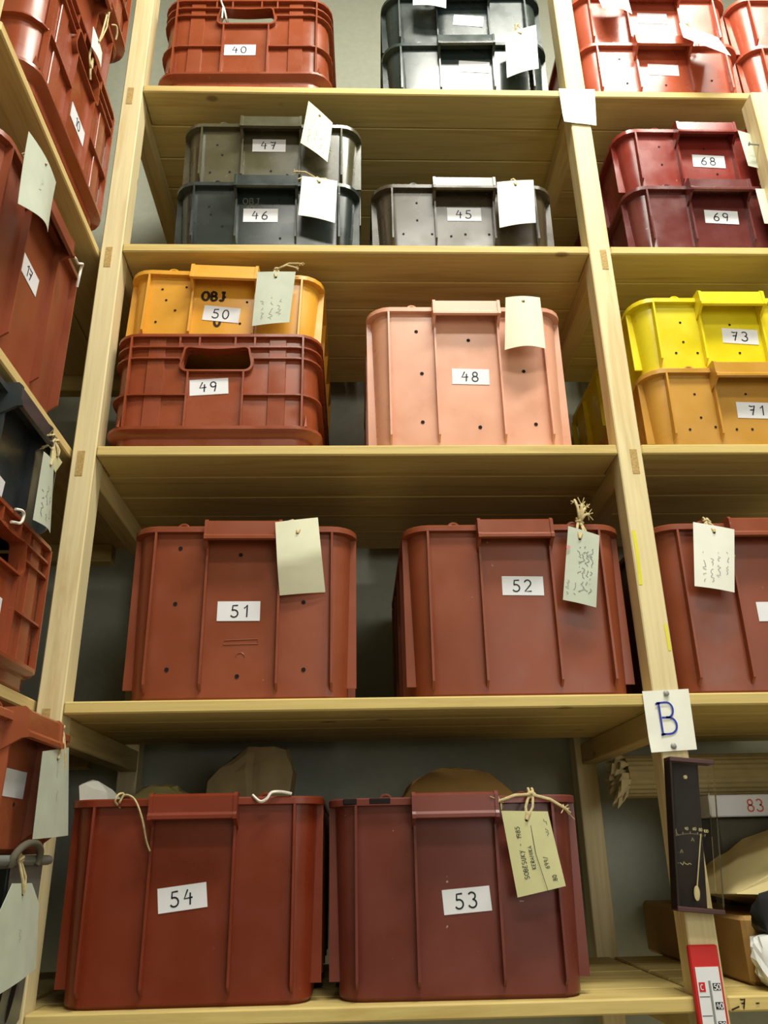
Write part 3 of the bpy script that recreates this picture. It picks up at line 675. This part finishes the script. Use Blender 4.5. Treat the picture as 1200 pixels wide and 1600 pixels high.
loose('twine', 'twine stub on the right end of the smooth red crate at top left', [(-.036, -.13, 1.372), (-.028, -.125, 1.376), (-.027, -.117, 1.366), (-.03, -.112, 1.352)], .002, 'twine')
# ------------------------------------------------------------------ signs, hygrometer, thermometer on the middle post
def sign(label, cs, letter=None):
    org = Vector(lerp(cs[0], cs[1], .5)); root = thing('paper_sign', label, 'sign', tuple(org))
    def P(u, v, off=0): return Vector(lerp(lerp(cs[0], cs[1], u), lerp(cs[3], cs[2], u), v))-org+Vector((0, -off, 0))
    n = 8; vs = []; f = []
    for off in (.0008, 0):
        for j in range(n+1):
            for i in range(n+1):
                u, v = i/n, j/n; vs.append(P(u, v, off+(.004*max(0, v-.75)*4*max(0, .35-u)*2.5)+.002*math.sin(3*u)*v))
    k = (n+1)**2
    for j in range(n):
        for i in range(n): a = j*(n+1)+i; f += [(a, a+1, a+n+2, a+n+1), (k+a, k+a+n+1, k+a+n+2, k+a+1)]
    edge = list(range(n+1))+[j*(n+1)+n for j in range(1, n+1)]+[n*(n+1)+i for i in range(n-1, -1, -1)]+[j*(n+1) for j in range(n-1, 0, -1)]
    for a, b in zip(edge, edge[1:]+edge[:1]): f.append((a, b, k+b, k+a))
    obj('sheet', MB().add(vs, f).mesh('sheet', 40), M['paper'], root)
    return root, P
s1, P1 = sign('white paper sign with a blue letter B pinned to the middle post', [(.932, -.0015, .003), (1.009, -.0015, .006), (1.007, -.0015, -.09), (.932, -.0015, -.094)])
bl = [[(.30, .22), (.31, .72)], [(.25, .215), (.42, .21)]+[(.46+.13*math.cos(a), .335-.125*math.sin(a)) for a in [math.radians(80-170*i/9) for i in range(10)]]+[(.33, .455)], [(.42, .452)]+[(.46+.17*math.cos(a), .59-.135*math.sin(a)) for a in [math.radians(85-175*i/10) for i in range(11)]]+[(.28, .725)], [(.23, .235), (.33, .215)], [(.27, .735), (.36, .72)]]
obj('letter', flat_strokes([[(a*.077, b*.096) for a, b in l] for l in bl], .0032, lambda u, v: P1(u/.077, v/.096, .0036)), M['blue'], s1)
for u, v in ((.5, .06), (.5, .92)):
    c = P1(u, v, .003); m_ = MB()
    m_.loft([[(c.x+r*math.cos(2*math.pi*i/12), c.y-d, c.z+r*math.sin(2*math.pi*i/12)) for i in range(12)] for r, d in ((.0048, 0), (.0048, .0008), (.0038, .0022), (.0015, .003))])
    obj('pin', m_.mesh('pin', 50), M['steel'], s1)
sign('blank white paper sheet wrapped on the middle post at the top tier', [(.932, -.0015, 1.358), (1.014, -.0015, 1.357), (1.005, -.0015, 1.246), (.933, -.0015, 1.254)])
hg = thing('hygrometer', 'dark brown hygrometer with a white needle fixed to the middle post', 'hygrometer', (.975, -.001, -.215), (0, math.radians(5.5), 0))
obj('back_plate', MB().box(-.030, .018, -.006, 0, -.104, .104, .001), M['hyg'], hg)
obj('side_wall', MB().box(-.034, -.030, -.026, 0, -.106, .106, .0008), M['hyg'], hg)
for z0 in (-.108, .103): obj('end_cap', MB().box(-.034, .036, -.027, 0, z0, z0+.007, .001), M['hygcap'], hg)
obj('cover', MB().box(-.029, .035, -.0265, -.025, -.1015, .1025).box(.0335, .035, -.0245, -.001, -.1015, .1025), M['glass'], hg)
dial = MB()
cx, cz = .004, -.082
def dl(u, v): return (u, -.0065, v)
for i in range(17):
    a = math.radians(109-31*i/16); r0, r1 = .082, .0832 if i % 4 else .0855
    ribbon(dial, [(cx+r0*math.cos(a), cz+r0*math.sin(a)), (cx+r1*math.cos(a), cz+r1*math.sin(a))], .0007, dl)
for i, tx in enumerate(('20', '40', '60', '80', '100')):
    a = math.radians((109, 97, 89, 83, 78)[i]); ls, tw = text_lines(tx, .0042, .7)
    for l in ls: ribbon(dial, [(cx+.090*math.cos(a)+u-tw/2, cz+.090*math.sin(a)+v-.002) for u, v in l], .0008, dl)
for x, z, h in ((-.024, -.003, .004), (.0, -.01, .005), (-.018, -.028, .005)):
    ribbon(dial, [(x, z), (x+.002, z+h), (x+.004, z)], .0008, dl)
for l in scribble(random.Random(4), .022, .005): ribbon(dial, [(-.024+u, -.046+v) for u, v in l], .0011, dl)
obj('scale', dial, M['cream'], hg)
nd = MB(); nd.tube([(.002, -.012, -.074), (.013, -.012, .001)], .0009)
nd.loft([[(.001+.0045*math.cos(a)*k, -.012-d, -.082+.0105*math.sin(a)*k) for a in [2*math.pi*i/14 for i in range(14)]] for k, d in ((1, 0), (1, .001), (.7, .0018))])
obj('needle', nd.mesh('needle', 50), M['cream'], hg)
obj('screw', MB().tube([(-.004, -.006, .083), (-.004, -.009, .083)], .003, 10), M['cream'], hg)
th = thing('thermometer', 'red framed thermometer with a white scale on the middle post', 'thermometer', (.966, -.001, -.60))
obj('frame', MB().box(-.0215, .0215, -.010, 0, 0, .235, .002), M['redf'], th)
obj('plate', MB().box(-.0165, .0175, -.0112, -.0098, .012, .207), M['label'], th)
obj('tube', MB().tube([(.0015, -.0118, .02), (.0015, -.0118, .190)], .0016, 8), M['tube'], th)
for i, tx in enumerate(('50', '40', '30', '20', '10')):
    z = .182-.0235*i
    o = obj('number_block', MB().box(.0055, .0165, -.0116, -.0111, z-.0045, z+.0045), M['ink'], th)
    ls, tw = text_lines(tx, .0068, .75)
    obj('number', flat_strokes([[(a-tw/2+.011, b-.0034) for a, b in l] for l in ls], .0013, lambda u, v, z=z: (u, -.0119, z+v)), M['label'], o)
    obj('scale_line', MB().box(-.0155, -.001, -.0115, -.0111, z-.0125, z-.0117), M['ink'], th)
rb = obj('unit_block', MB().box(-.0145, -.0055, -.0117, -.0111, .176, .188), M['redf'], th)
ls, tw = text_lines('C', .007); obj('letter', flat_strokes([[(a-tw/2-.0105, b+.1785) for a, b in l] for l in ls], .001, lambda u, v: (u, -.012, v)), M['label'], rb)
# ------------------------------------------------------------------ crumpled contents and parcels
def hull(name, label, cat, pts, mat, noise_=.004, subdiv=2, seed=0, smooth=50):
    rng = random.Random(seed); bm = bmesh.new(); c = Vector((sum(p[0] for p in pts)/len(pts), sum(p[1] for p in pts)/len(pts), min(p[2] for p in pts)))
    vs = [bm.verts.new(Vector(p)-c) for p in pts]
    r = bmesh.ops.convex_hull(bm, input=vs)
    bmesh.ops.delete(bm, geom=[v for v in bm.verts if not v.link_faces], context='VERTS')
    bmesh.ops.subdivide_edges(bm, edges=bm.edges[:], cuts=subdiv, use_grid_fill=True, smooth=.12)
    for v in bm.verts:
        if v.co.z > .004:
            n = v.normal.copy() if v.normal.length else Vector((0, 0, 1)); v.co += n*rng.uniform(-1, 1)*noise_
    zm = min(v.co.z for v in bm.verts)
    for v in bm.verts: v.co.z -= zm
    bmesh.ops.recalc_face_normals(bm, faces=bm.faces)
    me = bpy.data.meshes.new(name); bm.to_mesh(me); bm.free()
    me.polygons.foreach_set('use_smooth', [True]*len(me.polygons)); me.set_sharp_from_angle(angle=math.radians(smooth))
    o = obj(name, me, M[mat]); o.location = c
    return tag_(o, label, cat)
zb = LV[4]+.0085
# crumpled sack: a folded bag leaning up out of crate 54
hull('crumpled_paper_sack', 'crumpled grey-brown paper sack sticking up out of crate 54', 'paper sack',
     [(.20, .27, zb), (.29, .27, zb), (.29, .35, zb), (.20, .35, zb)]+[(x, y, z) for y in (.27, .34) for x, z in ((.188, -.108), (.262, -.048), (.333, -.054), (.346, -.095), (.318, -.108), (.21, -.145))]+[(.26, .255, -.09), (.30, .26, -.075)], 'sack', .0035, 2, 3, 18)
hull('dark_bundle', 'dark green bundle inside crate 40, seen through its grip hole', 'bundle',
     [(x, y, z) for x in (.07, .37) for y in (.06, .4) for z in (LV[0]+.009, LV[0]+.225)]+[(.22, .2, LV[0]+.235)], 'darkg', .003, 2, 15)
hull('paper_bundle', 'olive wrapping paper bundle rounded above the rim of crate 54', 'paper bundle',
     [(x+.0, y, z) for x, y, z in [(.06, .2, zb), (.16, .2, zb), (.16, .32, zb), (.06, .32, zb), (.062, .22, -.14), (.158, .22, -.142), (.16, .3, -.14), (.06, .3, -.14), (.08, .24, -.122), (.14, .24, -.122), (.11, .24, -.117), (.13, .29, -.118), (.09, .29, -.118)]], 'bagg', .003, 2, 5)
hull('rolled_paper', 'small roll of white paper at the left corner of crate 54', 'paper',
     [(.085, .06, zb), (.11, .06, zb), (.085, .10, zb), (.11, .10, zb), (.05, .065, -.137), (.022, .06, -.127), (.024, .085, -.120), (.036, .06, -.120), (.048, .07, -.117), (.066, .06, -.137), (.085, .095, -.15)], 'paper', .002, 1, 6, 25)
hull('paper_parcel', 'rounded kraft paper parcel filling maroon crate 53', 'parcel',
     [(x, y, z) for x, y, z in [(.55, .2, zb), (.75, .2, zb), (.75, .4, zb), (.55, .4, zb), (.545, .22, -.16), (.755, .22, -.16), (.75, .38, -.16), (.55, .38, -.16), (.57, .26, -.125), (.735, .26, -.127), (.60, .28, -.106), (.705, .28, -.108), (.64, .29, -.099), (.675, .29, -.1), (.65, .34, -.1), (.59, .36, -.12), (.72, .36, -.12)]], 'kraft', .003, 2, 7)
hull('crumpled_paper', 'cream crumpled paper showing in the grip hole of the left vented crate', 'paper',
     [(-.075, -.30, LLV[2]+.009), (-.15, -.30, LLV[2]+.009), (-.075, -.22, LLV[2]+.009), (-.15, -.22, LLV[2]+.009), (-.068, -.29, .2), (-.15, -.29, .2), (-.068, -.235, .185), (-.15, -.22, .19), (-.08, -.26, .21)], 'tagw', .003, 2, 8)
hull('crumpled_paper', 'cream crumpled paper inside the scuffed grey crate', 'paper',
     [(-.02, -.36, LLV[3]+.009), (-.12, -.36, LLV[3]+.009), (-.02, -.2, LLV[3]+.009), (-.12, -.2, LLV[3]+.009), (.012, -.34, .158+LLV[3]), (-.1, -.34, .17+LLV[3]), (.012, -.24, .165+LLV[3]), (-.1, -.2, .16+LLV[3]), (-.02, -.28, .185+LLV[3])], 'tagw', .004, 2, 9)
hull('wrapped_bundle', 'cream wrapped bundle end poking past the left shelf edge beneath crate 17', 'bundle',
     [(-.16, -.484, LLV[1]+.0005), (-.055, -.484, LLV[1]+.0005), (-.16, -.458, LLV[1]+.0005), (-.055, -.458, LLV[1]+.0005), (-.03, -.482, .468), (-.03, -.456, .468), (-.026, -.474, .49), (-.035, -.464, .50), (-.16, -.484, .51), (-.16, -.458, .51), (-.05, -.484, .51)], 'kraftl', .003, 2, 10)
zs = LV[4]
par = thing('kraft_parcel', 'long brown kraft parcel on the bottom shelf of the right bay', 'parcel', (1.22, .08, zs))
obj('carton', MB().box(-.152, .36, .0, .49, .0, .096, .006).mesh('carton', 30), M['kraft'], par)
hull('kraft_bag', 'pale kraft paper bag sloping up on top of the long parcel', 'paper bag',
     [(1.070, .085, zs+.097), (1.38, .080, zs+.097), (1.38, .33, zs+.097), (1.07, .33, zs+.097), (1.072, .09, zs+.10), (1.09, .30, zs+.12), (1.38, .085, zs+.112), (1.19, .30, zs+.178), (1.38, .14, zs+.19), (1.38, .31, zs+.235), (1.26, .22, zs+.18)], 'kraftl', .0025, 3, 11, 30)
bx = thing('dark_carton', 'dark cardboard carton behind the kraft bag, under the strip marked 83', 'carton', (1.27, .345, zs+.0965))
obj('carton', MB().box(-.105, .115, 0, .20, 0, .153, .003), M['card'], bx)
wb = thing('white_box', 'flat white box marked 83 in red, lying under the wrap roll', 'box', (1.27, .32, zs+.2505))
obj('carton', MB().box(-.125, .115, 0, .22, 0, .040, .002), M['label'], wb)
ls, tw = text_lines('83', .022); obj('number', flat_strokes([[(a-.052, b+.009) for a, b in l] for l in ls], .0026, lambda u, v: (u, -.0006, v)), M['redink'], wb)
ro = thing('wrap_roll', 'roll of corrugated brown wrap on the flat white box', 'roll', (1.2, .40, zs+.2915+.042))
rings = []
for i in range(48):
    a = 2*math.pi*i/48; r = .042 if i % 2 else .0403
    rings.append((r*math.cos(a), r*math.sin(a)))
obj('roll', MB().prism(rings, -.19, .185, 0), M['roll'], ro)
fr = MB(); rg = random.Random(5)
for i in range(160):
    a = rg.uniform(0, 2*math.pi); r = rg.uniform(.004, .042); y, z = r*math.cos(a), r*math.sin(a); L_ = rg.uniform(.008, .034)
    a2 = a+.16; y2, z2 = r*math.cos(a2), r*math.sin(a2)
    fr.add([(-.189, y, z), (-.189, y2, z2), (-.19-L_, y2*1.1+rg.uniform(-.006, .006), z2*1.1-rg.uniform(-.004, .022)), (-.19-L_*.8, y*1.1, z*1.1)], [(0, 1, 2, 3)])
fo = obj('frayed_end', fr.mesh('frayed_end', fix=False), M['fluff'], ro); fo['kind'] = 'stuff'
hull('black_bag', 'black plastic bag at the right picture edge in front of the parcel', 'bag',
     [(1.085, .03, zs+.07), (1.2, .03, zs+.07), (1.085, .075, zs+.07), (1.2, .075, zs+.07), (1.068, .045, zs+.10), (1.072, .05, zs+.085), (1.085, .04, zs+.125), (1.2, .04, zs+.14), (1.2, .075, zs+.14), (1.1, .073, zs+.118)], 'blackp', .002, 2, 12)
hull('plastic_film_wad', 'crumpled clear plastic film wad at the right end of the bottom shelf', 'plastic film',
     [(1.075, .015, zs+.0005), (1.2, .015, zs+.0005), (1.2, .075, zs+.0005), (1.08, .075, zs+.0005), (1.06, .04, zs+.02), (1.058, .035, zs+.045), (1.07, .03, zs+.064), (1.2, .03, zs+.07), (1.2, .075, zs+.07), (1.08, .07, zs+.066)], 'foil', .005, 3, 13, 15)

# worn black patches on the rim of crate 53
r53 = kids['large maroon crate numbered 53 on the bottom tier']
for x0, x1 in ((-.172, -.150), (-.132, -.098)):
    obj('worn_patch', MB().box(x0, x1, .0032, .008, .278-.0095, .278-.0005, .0015), M['hole'], r53)
# repeats share a group
for o in bpy.data.objects:
    if o.parent or 'category' not in o: continue
    if o['category'] == 'crate': o['group'] = 'crates on the side rack' if o.location.x < .05 and o.rotation_euler.z > 1 else 'crates on the tall rack'
    elif o['category'] == 'tag': o['group'] = 'paper tags tied to the crates'
    elif o['category'] == 'string': o['group'] = 'loose strings tied to crate rims'
    elif o['category'] == 'sign': o['group'] = 'paper sheets on the middle post'
